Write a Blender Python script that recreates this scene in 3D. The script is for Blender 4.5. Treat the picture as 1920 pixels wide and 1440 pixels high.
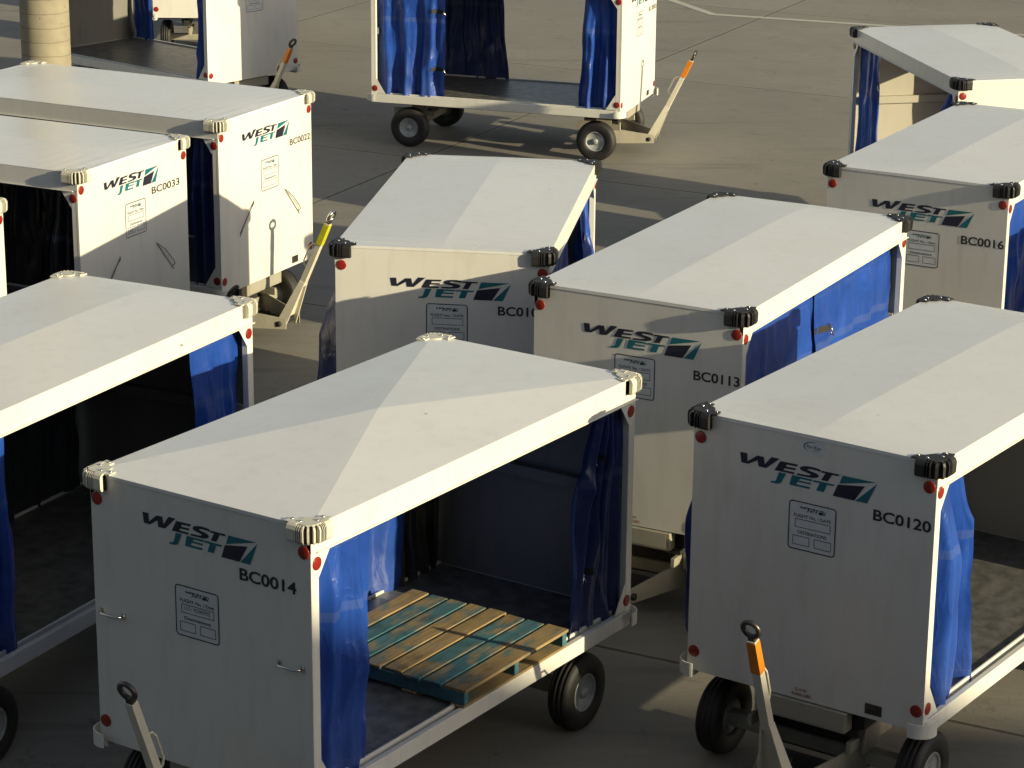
import bpy, bmesh, math, random
from mathutils import Vector, Matrix, noise
from mathutils.geometry import tessellate_polygon

for o in list(bpy.data.objects):
    bpy.data.objects.remove(o, do_unlink=True)
SC = bpy.context.scene
COL = SC.collection
PI = math.pi

# ------------------------------------------------------------------ camera
PITCH, ROLL, CAM_H = 0.3041, 0.0089, 6.8867
cam_d = bpy.data.cameras.new("camera")
cam = bpy.data.objects.new("camera", cam_d)
COL.objects.link(cam)
cam_d.sensor_width = 36.0
cam_d.lens = 36.0 * 4859.76 / 1920.0
cam_d.clip_start = 0.5
cam_d.clip_end = 2000.0
U = Vector((0, math.sin(PITCH), math.cos(PITCH)))
F = Vector((0, math.cos(PITCH), -math.sin(PITCH)))
X = Vector((1, 0, 0))
R = math.cos(ROLL) * X + math.sin(ROLL) * U
UP = -math.sin(ROLL) * X + math.cos(ROLL) * U
M = Matrix.Identity(4)
for i in range(3):
    M[i][0], M[i][1], M[i][2] = R[i], UP[i], -F[i]
M[2][3] = CAM_H
cam.matrix_world = M
SC.camera = cam

# ------------------------------------------------------------------ light
SUN_EL, SUN_AZ = math.radians(14.5), math.radians(-33.3)
SUN = Vector((math.cos(SUN_EL) * math.cos(SUN_AZ), math.cos(SUN_EL) * math.sin(SUN_AZ), math.sin(SUN_EL)))
sun_d = bpy.data.lights.new("sun", 'SUN')
sun_d.energy = 4.8
sun_d.angle = math.radians(0.5)
sun_d.color = (1.0, 0.88, 0.585)
sun = bpy.data.objects.new("sun", sun_d)
COL.objects.link(sun)
sun.rotation_euler = SUN.to_track_quat('Z', 'Y').to_euler()

W = bpy.data.worlds.new("World")
SC.world = W
W.use_nodes = True
wn = W.node_tree.nodes
wl = W.node_tree.links
bg = wn["Background"]
sky = wn.new("ShaderNodeTexSky")
sky.sky_type = 'NISHITA'
sky.sun_disc = False
sky.sun_elevation = SUN_EL
sky.sun_rotation = math.radians(90) - SUN_AZ
sky.air_density = 1.0
sky.dust_density = 2.0
sky.ozone_density = 1.0
hs = wn.new("ShaderNodeHueSaturation")
hs.inputs["Saturation"].default_value = 0.62
wl.new(sky.outputs[0], hs.inputs["Color"])
wl.new(hs.outputs[0], bg.inputs[0])
bg.inputs[1].default_value = 0.10

SC.view_settings.view_transform = 'Standard'
SC.view_settings.look = 'None'
SC.view_settings.gamma = 1.0
SC.view_settings.exposure = 0.38

# ------------------------------------------------------------------ materials
def nodes_of(name):
    m = bpy.data.materials.new(name)
    m.use_nodes = True
    nt = m.node_tree
    return m, nt, nt.nodes["Principled BSDF"]


def N(nt, typ, **kw):
    n = nt.nodes.new(typ)
    for k, v in kw.items():
        if k in n.inputs.keys():
            n.inputs[k].default_value = v
        else:
            setattr(n, k, v)
    return n


def math_n(nt, op, a=None, b=None, clamp=False):
    n = nt.nodes.new("ShaderNodeMath")
    n.operation = op
    n.use_clamp = clamp
    for i, v in enumerate((a, b)):
        if v is None:
            continue
        if isinstance(v, (int, float)):
            n.inputs[i].default_value = v
        else:
            nt.links.new(v, n.inputs[i])
    return n.outputs[0]


def ramp(nt, fac, stops):
    r = nt.nodes.new("ShaderNodeValToRGB")
    el = r.color_ramp.elements
    el[0].position, el[0].color = stops[0][0], (*stops[0][1], 1)
    el[1].position, el[1].color = stops[1][0], (*stops[1][1], 1)
    for p, c in stops[2:]:
        e = el.new(p)
        e.color = (*c, 1)
    nt.links.new(fac, r.inputs[0])
    return r.outputs[0]


def mix(nt, fac, a, b, mode='MIX'):
    n = nt.nodes.new("ShaderNodeMix")
    n.data_type = 'RGBA'
    n.blend_type = mode
    for sock, v in ((n.inputs[0], fac), (n.inputs[6], a), (n.inputs[7], b)):
        if isinstance(v, (int, float)):
            sock.default_value = v
        elif isinstance(v, tuple):
            sock.default_value = (*v, 1) if len(v) == 3 else v
        else:
            nt.links.new(v, sock)
    return n.outputs[2]


def obj_coords(nt):
    tc = nt.nodes.new("ShaderNodeTexCoord")
    oi = nt.nodes.new("ShaderNodeObjectInfo")
    ad = nt.nodes.new("ShaderNodeVectorMath")
    ad.operation = 'ADD'
    sc = nt.nodes.new("ShaderNodeVectorMath")
    sc.operation = 'SCALE'
    sc.inputs[3].default_value = 37.0
    nt.links.new(oi.outputs["Location"], sc.inputs[0])
    nt.links.new(tc.outputs["Object"], ad.inputs[0])
    nt.links.new(sc.outputs[0], ad.inputs[1])
    return tc.outputs["Object"], ad.outputs[0]


def noise_n(nt, vec, scale, detail=4.0, rough=0.55, dist=0.0):
    n = nt.nodes.new("ShaderNodeTexNoise")
    n.inputs["Scale"].default_value = scale
    n.inputs["Detail"].default_value = detail
    n.inputs["Roughness"].default_value = rough
    n.inputs["Distortion"].default_value = dist
    if vec is not None:
        nt.links.new(vec, n.inputs["Vector"])
    return n.outputs["Fac"]


def scaled(nt, vec, s):
    n = nt.nodes.new("ShaderNodeVectorMath")
    n.operation = 'MULTIPLY'
    n.inputs[1].default_value = s
    nt.links.new(vec, n.inputs[0])
    return n.outputs[0]


def bump(nt, bsdf, h, strength, dist):
    b = nt.nodes.new("ShaderNodeBump")
    b.inputs["Strength"].default_value = strength
    b.inputs["Distance"].default_value = dist
    nt.links.new(h, b.inputs["Height"])
    nt.links.new(b.outputs[0], bsdf.inputs["Normal"])


def paint(name, base, rough, grime=(0.30, 0.26, 0.19), amount=0.5, gloss_noise=0.1, wave=0.0, marks=0.7):
    m, nt, b = nodes_of(name)
    o, v = obj_coords(nt)
    st = noise_n(nt, scaled(nt, v, (5.0, 5.0, 0.9)), 2.2, 5.0, 0.6)          # rain streaks
    big = noise_n(nt, v, 1.6, 3.0, 0.5)
    sp = noise_n(nt, v, 26.0, 3.0, 0.7)                                        # chips
    sep = nt.nodes.new("ShaderNodeSeparateXYZ")
    nt.links.new(o, sep.inputs[0])
    f1 = ramp(nt, st, [(0.50, (0, 0, 0)), (0.80, (1, 1, 1))])
    f2 = ramp(nt, big, [(0.42, (0, 0, 0)), (0.75, (1, 1, 1))])
    f3 = ramp(nt, sp, [(0.70, (0, 0, 0)), (0.76, (1, 1, 1))])
    low = math_n(nt, 'SUBTRACT', 1.0, math_n(nt, 'DIVIDE', math_n(nt, 'SUBTRACT', sep.outputs[2], 0.55), 0.55), True)
    low = math_n(nt, 'MAXIMUM', low, 0.12)                                     # road dirt sits low on the sheet
    d = math_n(nt, 'MULTIPLY', f1, 0.22 * amount)
    d = math_n(nt, 'ADD', d, math_n(nt, 'MULTIPLY', f2, 0.18 * amount))
    d = math_n(nt, 'ADD', d, math_n(nt, 'MULTIPLY', math_n(nt, 'MULTIPLY', f3, low), 0.75 * amount), True)
    c = mix(nt, d, base, grime)
    vo = nt.nodes.new("ShaderNodeTexVoronoi")
    vo.inputs["Scale"].default_value = 1.5
    wv = nt.nodes.new("ShaderNodeVectorMath")
    wv.operation = 'ADD'
    nt.links.new(scaled(nt, v, (1.0, 1.7, 1.7)), wv.inputs[0])
    wn2 = nt.nodes.new("ShaderNodeTexNoise")
    wn2.inputs["Scale"].default_value = 14.0
    nt.links.new(v, wn2.inputs["Vector"])
    nt.links.new(scaled(nt, wn2.outputs["Color"], (0.07, 0.07, 0.07)), wv.inputs[1])
    nt.links.new(wv.outputs[0], vo.inputs["Vector"])
    mk = ramp(nt, vo.outputs["Distance"], [(0.016, (1, 1, 1)), (0.030, (0, 0, 0))])
    c = mix(nt, math_n(nt, 'MULTIPLY', mk, min(1.0, marks)), c, (0.06, 0.055, 0.05))
    nt.links.new(c, b.inputs["Base Color"])
    rn = math_n(nt, 'ADD', rough, math_n(nt, 'MULTIPLY', big, gloss_noise))
    nt.links.new(rn, b.inputs["Roughness"])
    if wave:
        w = noise_n(nt, scaled(nt, v, (1.0, 1.6, 1.0)), 1.3, 1.0, 0.4)
        bump(nt, b, w, wave, 0.02)
    return m


def plain(name, base, rough, metal=0.0, var=0.15, scale=14.0, spec=0.5, bmp=0.0):
    m, nt, b = nodes_of(name)
    o, v = obj_coords(nt)
    n = noise_n(nt, v, scale, 4.0, 0.6)
    dark = tuple(c * (1 - var) for c in base)
    lite = tuple(min(1, c * (1 + var)) for c in base)
    nt.links.new(ramp(nt, n, [(0.3, dark), (0.7, lite)]), b.inputs["Base Color"])
    b.inputs["Roughness"].default_value = rough
    b.inputs["Metallic"].default_value = metal
    b.inputs["Specular IOR Level"].default_value = spec
    if bmp:
        bump(nt, b, n, bmp, 0.01)
    return m


MAT = {}
MAT['panel'] = paint("white_panel_paint", (0.70, 0.68, 0.62), 0.36, amount=0.8, gloss_noise=0.14, wave=0.05, marks=0.5)
MAT['roof'] = paint("white_roof_paint", (0.765, 0.76, 0.73), 0.17, amount=0.5, gloss_noise=0.16, wave=0.05, marks=0.6)
MAT['trim'] = paint("white_trim_paint", (0.74, 0.72, 0.65), 0.32, amount=0.8)
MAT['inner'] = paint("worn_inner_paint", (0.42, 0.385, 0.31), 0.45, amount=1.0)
MAT['inner_old'] = paint("dark_inner_paint", (0.20, 0.19, 0.165), 0.5, grime=(0.07, 0.06, 0.05), amount=1.2)  # darker inner paint for the older cart type
MAT['chassis'] = paint("chassis_paint", (0.34, 0.315, 0.245), 0.45, grime=(0.10, 0.08, 0.055), amount=1.5)
MAT['box'] = paint("scuffed_box_paint", (0.34, 0.32, 0.26), 0.5, amount=1.4)
MAT['bar'] = paint("tow_bar_paint", (0.68, 0.64, 0.52), 0.38, grime=(0.20, 0.13, 0.07), amount=1.0)
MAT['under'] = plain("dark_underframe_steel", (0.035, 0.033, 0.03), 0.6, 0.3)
MAT['floor'] = plain("worn_galvanised_floor", (0.17, 0.165, 0.15), 0.42, 0.35, 0.45, 9.0)
MAT['rub_w'] = plain("pale_bumper_rubber", (0.62, 0.59, 0.48), 0.5, 0.0, 0.08)
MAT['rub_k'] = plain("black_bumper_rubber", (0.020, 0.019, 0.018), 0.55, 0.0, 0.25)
MAT['steel'] = plain("bright_steel", (0.62, 0.60, 0.56), 0.22, 1.0, 0.1)
MAT['dsteel'] = plain("worn_dark_steel", (0.10, 0.09, 0.08), 0.4, 0.8, 0.4)
MAT['refl'] = plain("red_reflector_plastic", (0.24, 0.018, 0.010), 0.34, 0.0, 0.1, 60.0)
MAT['navy'] = plain("navy_decal", (0.016, 0.018, 0.035), 0.4, 0.0, 0.08)
MAT['teal'] = plain("teal_decal", (0.008, 0.135, 0.165), 0.4, 0.0, 0.08)
MAT['ink'] = plain("black_decal", (0.02, 0.02, 0.02), 0.45, 0.0, 0.05)
MAT['red'] = plain("red_decal", (0.30, 0.03, 0.02), 0.45, 0.0, 0.05)
MAT['plate'] = plain("sticker_white", (0.62, 0.63, 0.62), 0.35, 0.0, 0.04)
MAT['orange'] = plain("orange_sleeve", (0.70, 0.22, 0.012), 0.4, 0.0, 0.15)
MAT['lime'] = plain("yellow_green_sleeve", (0.55, 0.52, 0.02), 0.4, 0.0, 0.15)
MAT['strap'] = plain("black_webbing", (0.015, 0.014, 0.013), 0.7, 0.0, 0.2)
MAT['rim'] = plain("grey_rim_paint", (0.33, 0.345, 0.34), 0.4, 0.1, 0.2)


def vinyl(name, base, dark):
    m, nt, b = nodes_of(name)
    o, v = obj_coords(nt)
    n = noise_n(nt, v, 3.0, 4.0, 0.6)
    nt.links.new(ramp(nt, n, [(0.3, dark), (0.75, base)]), b.inputs["Base Color"])
    b.inputs["Roughness"].default_value = 0.29
    b.inputs["Specular IOR Level"].default_value = 0.5
    wr = noise_n(nt, scaled(nt, v, (1.0, 1.0, 0.45)), 9.0, 4.0, 0.55, 0.8)
    rg = noise_n(nt, scaled(nt, v, (1.0, 1.0, 0.55)), 4.2, 2.0, 0.5, 1.2)
    rg = math_n(nt, 'ABSOLUTE', math_n(nt, 'SUBTRACT', rg, 0.5))
    cr = math_n(nt, 'MULTIPLY', ramp(nt, rg, [(0.0, (1, 1, 1)), (0.05, (0, 0, 0))]), 0.6)
    bump(nt, b, math_n(nt, 'ADD', wr, math_n(nt, 'MULTIPLY', cr, 0.5)), 0.20, 0.03)
    sepz = nt.nodes.new("ShaderNodeSeparateXYZ")
    nt.links.new(o, sepz.inputs[0])
    dust = math_n(nt, 'SUBTRACT', 1.0, math_n(nt, 'DIVIDE', math_n(nt, 'SUBTRACT', sepz.outputs[2], 0.62), 0.55), True)
    dust = math_n(nt, 'MULTIPLY', math_n(nt, 'ADD', math_n(nt, 'MULTIPLY', dust, 0.20), 0.03), noise_n(nt, v, 6.0, 5.0, 0.7))
    src = b.inputs["Base Color"].links[0].from_socket
    nt.links.new(mix(nt, dust, src, (0.20, 0.19, 0.17)), b.inputs["Base Color"])
    seam = None
    for zc, hw in ((1.60, .028), (.715, .004), (1.98, .004)):
        dz = math_n(nt, 'ABSOLUTE', math_n(nt, 'SUBTRACT', sepz.outputs[2], zc))
        k = math_n(nt, 'LESS_THAN', dz, hw)
        seam = k if seam is None else math_n(nt, 'MAXIMUM', seam, k)
    src = b.inputs["Base Color"].links[0].from_socket
    nt.links.new(mix(nt, math_n(nt, 'MULTIPLY', seam, 0.16), src, (0.16, 0.20, 0.30)), b.inputs["Base Color"])
    tr = nt.nodes.new("ShaderNodeBsdfTranslucent")
    tr.inputs[0].default_value = (base[0] * 1.6, base[1] * 2.0, min(1, base[2] * 1.6), 1)
    mx = nt.nodes.new("ShaderNodeMixShader")
    mx.inputs[0].default_value = 0.04
    out = nt.nodes["Material Output"]
    nt.links.new(b.outputs[0], mx.inputs[1])
    nt.links.new(tr.outputs[0], mx.inputs[2])
    nt.links.new(mx.outputs[0], out.inputs[0])
    return m


MAT['blue'] = vinyl("blue_vinyl", (0.018, 0.080, 0.40), (0.010, 0.048, 0.26))
MAT['navyv'] = vinyl("navy_and_shaded_blue_vinyl", (0.014, 0.030, 0.14), (0.010, 0.020, 0.09))  # navy curtains, and a darkened copy of the blue for shaded ones
MAT['blackv'] = vinyl("black_and_shaded_vinyl", (0.012, 0.014, 0.016), (0.008, 0.009, 0.011))  # black curtains, also painted on blue ones that hang in deep shade


def rubber():
    m, nt, b = nodes_of("tyre_rubber")
    o, v = obj_coords(nt)
    n = noise_n(nt, v, 9.0, 4.0, 0.6)
    nt.links.new(ramp(nt, n, [(0.35, (0.010, 0.010, 0.010)), (0.8, (0.030, 0.027, 0.022))]), b.inputs["Base Color"])
    b.inputs["Roughness"].default_value = 0.62
    return m


MAT['tyre'] = rubber()


def wood():
    m, nt, b = nodes_of("worn_painted_pallet_wood")
    tc = nt.nodes.new("ShaderNodeTexCoord")
    o = tc.outputs["Object"]
    at = nt.nodes.new("ShaderNodeAttribute")
    at.attribute_name = "tone"
    sep = nt.nodes.new("ShaderNodeSeparateColor")
    nt.links.new(at.outputs["Color"], sep.inputs[0])
    grain = noise_n(nt, scaled(nt, o, (1.4, 22.0, 22.0)), 3.0, 5.0, 0.65, 0.4)
    blot = noise_n(nt, scaled(nt, o, (2.2, 4.5, 4.5)), 1.7, 4.0, 0.6)
    wc = ramp(nt, grain, [(0.25, (0.16, 0.105, 0.048)), (0.6, (0.36, 0.255, 0.115)), (0.85, (0.48, 0.36, 0.18))])
    pc = ramp(nt, grain, [(0.25, (0.032, 0.090, 0.100)), (0.7, (0.070, 0.195, 0.225))])
    f = math_n(nt, 'ADD', blot, math_n(nt, 'SUBTRACT', sep.outputs[0], 0.5))
    f = ramp(nt, f, [(0.43, (0, 0, 0)), (0.60, (1, 1, 1))])
    c = mix(nt, f, wc, pc)
    dirt = ramp(nt, noise_n(nt, o, 7.0, 4.0, 0.6), [(0.55, (1, 1, 1)), (0.8, (0.45, 0.42, 0.38))])
    nt.links.new(mix(nt, 1.0, c, dirt, 'MULTIPLY'), b.inputs["Base Color"])
    b.inputs["Roughness"].default_value = 0.75
    bump(nt, b, grain, 0.4, 0.004)
    return m


MAT['wood'] = wood()


def concrete_ground():
    m, nt, b = nodes_of("concrete_slabs")
    tc = nt.nodes.new("ShaderNodeTexCoord")
    p = tc.outputs["Object"]
    sep = nt.nodes.new("ShaderNodeSeparateXYZ")
    nt.links.new(p, sep.inputs[0])

    def lin(a, bb, c0, period):
        s = math_n(nt, 'ADD', math_n(nt, 'MULTIPLY', sep.outputs[0], a), math_n(nt, 'MULTIPLY', sep.outputs[1], bb))
        s = math_n(nt, 'DIVIDE', math_n(nt, 'SUBTRACT', s, c0), period)
        fl = math_n(nt, 'FLOOR', s)
        fr = math_n(nt, 'SUBTRACT', s, fl)
        ds = math_n(nt, 'MULTIPLY', math_n(nt, 'MINIMUM', fr, math_n(nt, 'SUBTRACT', 1.0, fr)), period)
        return fl, ds
    f1, d1 = lin(0.9026, -0.4305, -14.43, 6.4)
    f2, d2 = lin(0.4617, 0.8870, 33.38, 6.28)
    d = math_n(nt, 'MINIMUM', d1, d2)
    wob = noise_n(nt, p, 9.0, 3.0, 0.6)
    d = math_n(nt, 'ADD', d, math_n(nt, 'MULTIPLY', math_n(nt, 'SUBTRACT', wob, 0.5), 0.02))
    joint = ramp(nt, d, [(0.012, (1, 1, 1)), (0.021, (0, 0, 0))])
    edge = ramp(nt, d, [(0.018, (1, 1, 1)), (0.09, (0, 0, 0))])
    cid = nt.nodes.new("ShaderNodeCombineXYZ")
    nt.links.new(f1, cid.inputs[0])
    nt.links.new(f2, cid.inputs[1])
    wn_ = nt.nodes.new("ShaderNodeTexWhiteNoise")
    nt.links.new(cid.outputs[0], wn_.inputs["Vector"])
    broom = noise_n(nt, scaled(nt, p, (1.0, 4.0, 1.0)), 2.6, 5.0, 0.6)
    big = noise_n(nt, p, 0.45, 4.0, 0.6)
    mid = noise_n(nt, p, 2.3, 5.0, 0.65, 0.6)
    fine = noise_n(nt, p, 70.0, 3.0, 0.7)
    base = ramp(nt, big, [(0.3, (0.205, 0.190, 0.160)), (0.7, (0.285, 0.262, 0.215))])
    base = mix(nt, 0.35, base, ramp(nt, broom, [(0.3, (0.20, 0.185, 0.155)), (0.7, (0.30, 0.275, 0.225))]))
    tone = ramp(nt, wn_.outputs[0], [(0.0, (0.88, 0.88, 0.88)), (1.0, (1.06, 1.06, 1.06))])
    base = mix(nt, 1.0, base, tone, 'MULTIPLY')
    stain = ramp(nt, mid, [(0.60, (1, 1, 1)), (0.82, (0.62, 0.60, 0.58))])
    base = mix(nt, 1.0, base, stain, 'MULTIPLY')
    spots = ramp(nt, noise_n(nt, p, 5.5, 2.0, 0.5), [(0.70, (1, 1, 1)), (0.78, (0.55, 0.53, 0.50))])
    base = mix(nt, 0.7, base, mix(nt, 1.0, base, spots, 'MULTIPLY'))
    tm = noise_n(nt, scaled(nt, p, (0.16, 2.1, 1.0)), 1.5, 3.0, 0.55, 0.5)
    tm = ramp(nt, tm, [(0.60, (1, 1, 1)), (0.70, (0.80, 0.79, 0.78))])
    base = mix(nt, 0.8, base, mix(nt, 1.0, base, tm, 'MULTIPLY'))
    ck = noise_n(nt, p, 0.55, 5.0, 0.62, 0.7)
    ck = math_n(nt, 'ABSOLUTE', math_n(nt, 'SUBTRACT', ck, 0.5))
    ck = ramp(nt, ck, [(0.0012, (0.60, 0.58, 0.55)), (0.0030, (1, 1, 1))])
    base = mix(nt, 0.55, base, mix(nt, 1.0, base, ck, 'MULTIPLY'))
    fr = ramp(nt, fine, [(0.3, (0.90, 0.90, 0.90)), (0.7, (1.08, 1.08, 1.08))])
    base = mix(nt, 1.0, base, fr, 'MULTIPLY')
    base = mix(nt, math_n(nt, 'MULTIPLY', edge, 0.22), base, (0.36, 0.33, 0.26))
    base = mix(nt, math_n(nt, 'MULTIPLY', joint, 0.92), base, (0.07, 0.062, 0.052))
    nt.links.new(base, b.inputs["Base Color"])
    b.inputs["Roughness"].default_value = 0.82
    bump(nt, b, math_n(nt, 'SUBTRACT', math_n(nt, 'ADD', fine, mid), joint), 0.25, 0.004)
    return m


def column_mat():
    m, nt, b = nodes_of("board_cast_concrete")
    o, v = obj_coords(nt)
    sep = nt.nodes.new("ShaderNodeSeparateXYZ")
    nt.links.new(o, sep.inputs[0])
    s = math_n(nt, 'DIVIDE', sep.outputs[2], 0.165)
    wob = noise_n(nt, o, 2.0, 2.0, 0.5)
    s = math_n(nt, 'ADD', s, math_n(nt, 'MULTIPLY', wob, 0.25))
    fr = math_n(nt, 'FRACT', s)
    d = math_n(nt, 'MINIMUM', fr, math_n(nt, 'SUBTRACT', 1.0, fr))
    line = ramp(nt, d, [(0.02, (1, 1, 1)), (0.06, (0, 0, 0))])
    n = noise_n(nt, o, 5.0, 5.0, 0.6)
    pits = ramp(nt, noise_n(nt, o, 16.0, 2.0, 0.5), [(0.70, (0, 0, 0)), (0.74, (1, 1, 1))])
    c = ramp(nt, n, [(0.3, (0.25, 0.22, 0.15)), (0.7, (0.32, 0.28, 0.19))])
    c = mix(nt, math_n(nt, 'MULTIPLY', line, 0.45), c, (0.15, 0.13, 0.09))
    c = mix(nt, math_n(nt, 'MULTIPLY', pits, 0.7), c, (0.10, 0.085, 0.06))
    nt.links.new(c, b.inputs["Base Color"])
    b.inputs["Roughness"].default_value = 0.8
    bump(nt, b, math_n(nt, 'SUBTRACT', n, math_n(nt, 'ADD', line, pits)), 0.5, 0.006)
    return m


# ------------------------------------------------------------------ mesh helper
class MB:
    def __init__(self):
        self.bm = bmesh.new()

    def _merge(self, t, mi=0, smooth=False):
        for f in t.faces:
            f.material_index = mi
            f.smooth = smooth
        me = bpy.data.meshes.new("tmp")
        t.to_mesh(me)
        t.free()
        self.bm.from_mesh(me)
        bpy.data.meshes.remove(me)

    def box(self, x0, x1, y0, y1, z0, z1, ch=0.0, mi=0):
        t = bmesh.new()
        bmesh.ops.create_cube(t, size=1.0)
        for v in t.verts:
            v.co = Vector(((x0 + x1) / 2 + v.co.x * (x1 - x0), (y0 + y1) / 2 + v.co.y * (y1 - y0), (z0 + z1) / 2 + v.co.z * (z1 - z0)))
        if ch:
            bmesh.ops.bevel(t, geom=list(t.edges), offset=ch, segments=1, affect='EDGES')
        bmesh.ops.recalc_face_normals(t, faces=list(t.faces))
        self._merge(t, mi)

    def hexa(self, lo, hi, mi=0):
        t = bmesh.new()
        a = [t.verts.new(p) for p in lo]
        b = [t.verts.new(p) for p in hi]
        n = len(a)
        t.faces.new(a)
        t.faces.new(b)
        for i in range(n):
            t.faces.new((a[i], a[(i + 1) % n], b[(i + 1) % n], b[i]))
        bmesh.ops.recalc_face_normals(t, faces=list(t.faces))
        self._merge(t, mi)

    def prism(self, pts, axis, a, b, mi=0):
        """extrude a 2D polygon along axis from a to b"""
        def mk(p, h):
            if axis == 'x':
                return (h, p[0], p[1])
            if axis == 'y':
                return (p[0], h, p[1])
            return (p[0], p[1], h)
        self.hexa([mk(p, a) for p in pts], [mk(p, b) for p in pts], mi)

    def tube(self, pts, r, n=8, mi=0, cap=True, closed=False):
        pts = [Vector(p) for p in pts]
        t = bmesh.new()
        rings = []
        k = len(pts)
        prev = None
        for i, p in enumerate(pts):
            if closed:
                d = (pts[(i + 1) % k] - pts[i - 1]).normalized()
            else:
                d = (pts[min(i + 1, k - 1)] - pts[max(i - 1, 0)]).normalized()
            up = prev if prev is not None else (Vector((0, 0, 1)) if abs(d.z) < 0.9 else Vector((1, 0, 0)))
            s = d.cross(up).normalized()
            w = s.cross(d).normalized()
            prev = w
            rings.append([t.verts.new(p + r * (math.cos(2 * PI * j / n) * s + math.sin(2 * PI * j / n) * w)) for j in range(n)])
        m = k if closed else k - 1
        for i in range(m):
            A, B = rings[i], rings[(i + 1) % k]
            for j in range(n):
                t.faces.new((A[j], A[(j + 1) % n], B[(j + 1) % n], B[j]))
        if cap and not closed:
            t.faces.new(rings[0])
            t.faces.new(rings[-1])
        bmesh.ops.recalc_face_normals(t, faces=list(t.faces))
        self._merge(t, mi, True)

    def lathe(self, prof, c, axis='y', n=32, mi=0, smooth=True):
        """prof: (radius, along); revolved round axis through c"""
        t = bmesh.new()
        rows = []
        for r, h in prof:
            row = []
            for j in range(n):
                a = 2 * PI * j / n
                if axis == 'y':
                    p = (c[0] + r * math.cos(a), c[1] + h, c[2] + r * math.sin(a))
                elif axis == 'x':
                    p = (c[0] + h, c[1] + r * math.cos(a), c[2] + r * math.sin(a))
                else:
                    p = (c[0] + r * math.cos(a), c[1] + r * math.sin(a), c[2] + h)
                row.append(t.verts.new(p))
            rows.append(row)
        for i in range(len(rows) - 1):
            for j in range(n):
                t.faces.new((rows[i][j], rows[i][(j + 1) % n], rows[i + 1][(j + 1) % n], rows[i + 1][j]))
        if prof[0][0] > 1e-4:
            t.faces.new(rows[0])
        if prof[-1][0] > 1e-4:
            t.faces.new(rows[-1])
        bmesh.ops.remove_doubles(t, verts=list(t.verts), dist=1e-6)
        bmesh.ops.recalc_face_normals(t, faces=list(t.faces))
        self._merge(t, mi, smooth)

    def torus(self, c, u, v, R_, r, n=24, k=10, mi=0):
        c, u, v = Vector(c), Vector(u).normalized(), Vector(v).normalized()
        self.tube([c + R_ * (math.cos(2 * PI * i / n) * u + math.sin(2 * PI * i / n) * v) for i in range(n)], r, k, mi, closed=True)

    def poly(self, pts3, mi=0):
        vs = [self.bm.verts.new(p) for p in pts3]
        for tri in tessellate_polygon([[Vector(p) for p in pts3]]):
            f = self.bm.faces.new([vs[i] for i in tri])
            f.material_index = mi

    def grid(self, rows, mi=0, smooth=True):
        V = [[self.bm.verts.new(p) for p in r] for r in rows]
        for i in range(len(V) - 1):
            for j in range(len(V[0]) - 1):
                f = self.bm.faces.new((V[i][j], V[i][j + 1], V[i + 1][j + 1], V[i + 1][j]))
                f.material_index = mi
                f.smooth = smooth

    def mirror(self, sx, sy):
        for v in self.bm.verts:
            v.co.x *= sx
            v.co.y *= sy
        if sx * sy < 0:
            bmesh.ops.reverse_faces(self.bm, faces=list(self.bm.faces))

    def mesh(self, name, mats):
        me = bpy.data.meshes.new(name)
        self.bm.to_mesh(me)
        self.bm.free()
        for m in mats:
            me.materials.append(MAT[m] if isinstance(m, str) else m)
        return me


CACHE = {}


def cached(key, fn):
    if key not in CACHE:
        CACHE[key] = fn()
    return CACHE[key]


def part(name, me, parent, loc=None):
    o = bpy.data.objects.new(name, me)
    COL.objects.link(o)
    o.parent = parent
    if loc:
        o.location = loc
    return o


def tag(o, label=None, cat=None, group=None, kind=None):
    for k, v in (("label", label), ("category", cat), ("group", group), ("kind", kind)):
        if v:
            o[k] = v


def empty(name, loc, rz):
    o = bpy.data.objects.new(name, None)
    o.empty_display_size = 0.3
    COL.objects.link(o)
    o.location = loc
    o.rotation_euler = (0, 0, rz)
    return o


# ------------------------------------------------------------------ lettering
def text_polys(body, width, height, bold=0.0):
    """flat mesh data for a word fitted into width x height, origin at its lower left"""
    cu = bpy.data.curves.new("word", 'FONT')
    cu.body = body
    cu.size = 1.0
    cu.offset = bold
    cu.resolution_u = 4
    ob = bpy.data.objects.new("word", cu)
    COL.objects.link(ob)
    dg = bpy.context.evaluated_depsgraph_get()
    me = bpy.data.meshes.new_from_object(ob.evaluated_get(dg))
    bpy.data.objects.remove(ob, do_unlink=True)
    bpy.data.curves.remove(cu)
    vs = [v.co.copy() for v in me.vertices]
    fs = [tuple(p.vertices) for p in me.polygons]
    bpy.data.meshes.remove(me)
    x0, x1 = min(v.x for v in vs), max(v.x for v in vs)
    y0, y1 = min(v.y for v in vs), max(v.y for v in vs)
    sx = width / (x1 - x0)
    sy = height / (y1 - y0)
    return [((v.x - x0) * sx, (v.y - y0) * sy) for v in vs], fs


def add_text(mb, body, x, y0, z0, w, h, mi=0, bold=0.0):
    vs, fs = text_polys(body, w, h, bold)
    V = [mb.bm.verts.new((x, y0 + a, z0 + b)) for a, b in vs]
    for f in fs:
        try:
            ff = mb.bm.faces.new([V[i] for i in f])
            ff.material_index = mi
        except ValueError:
            pass


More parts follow.
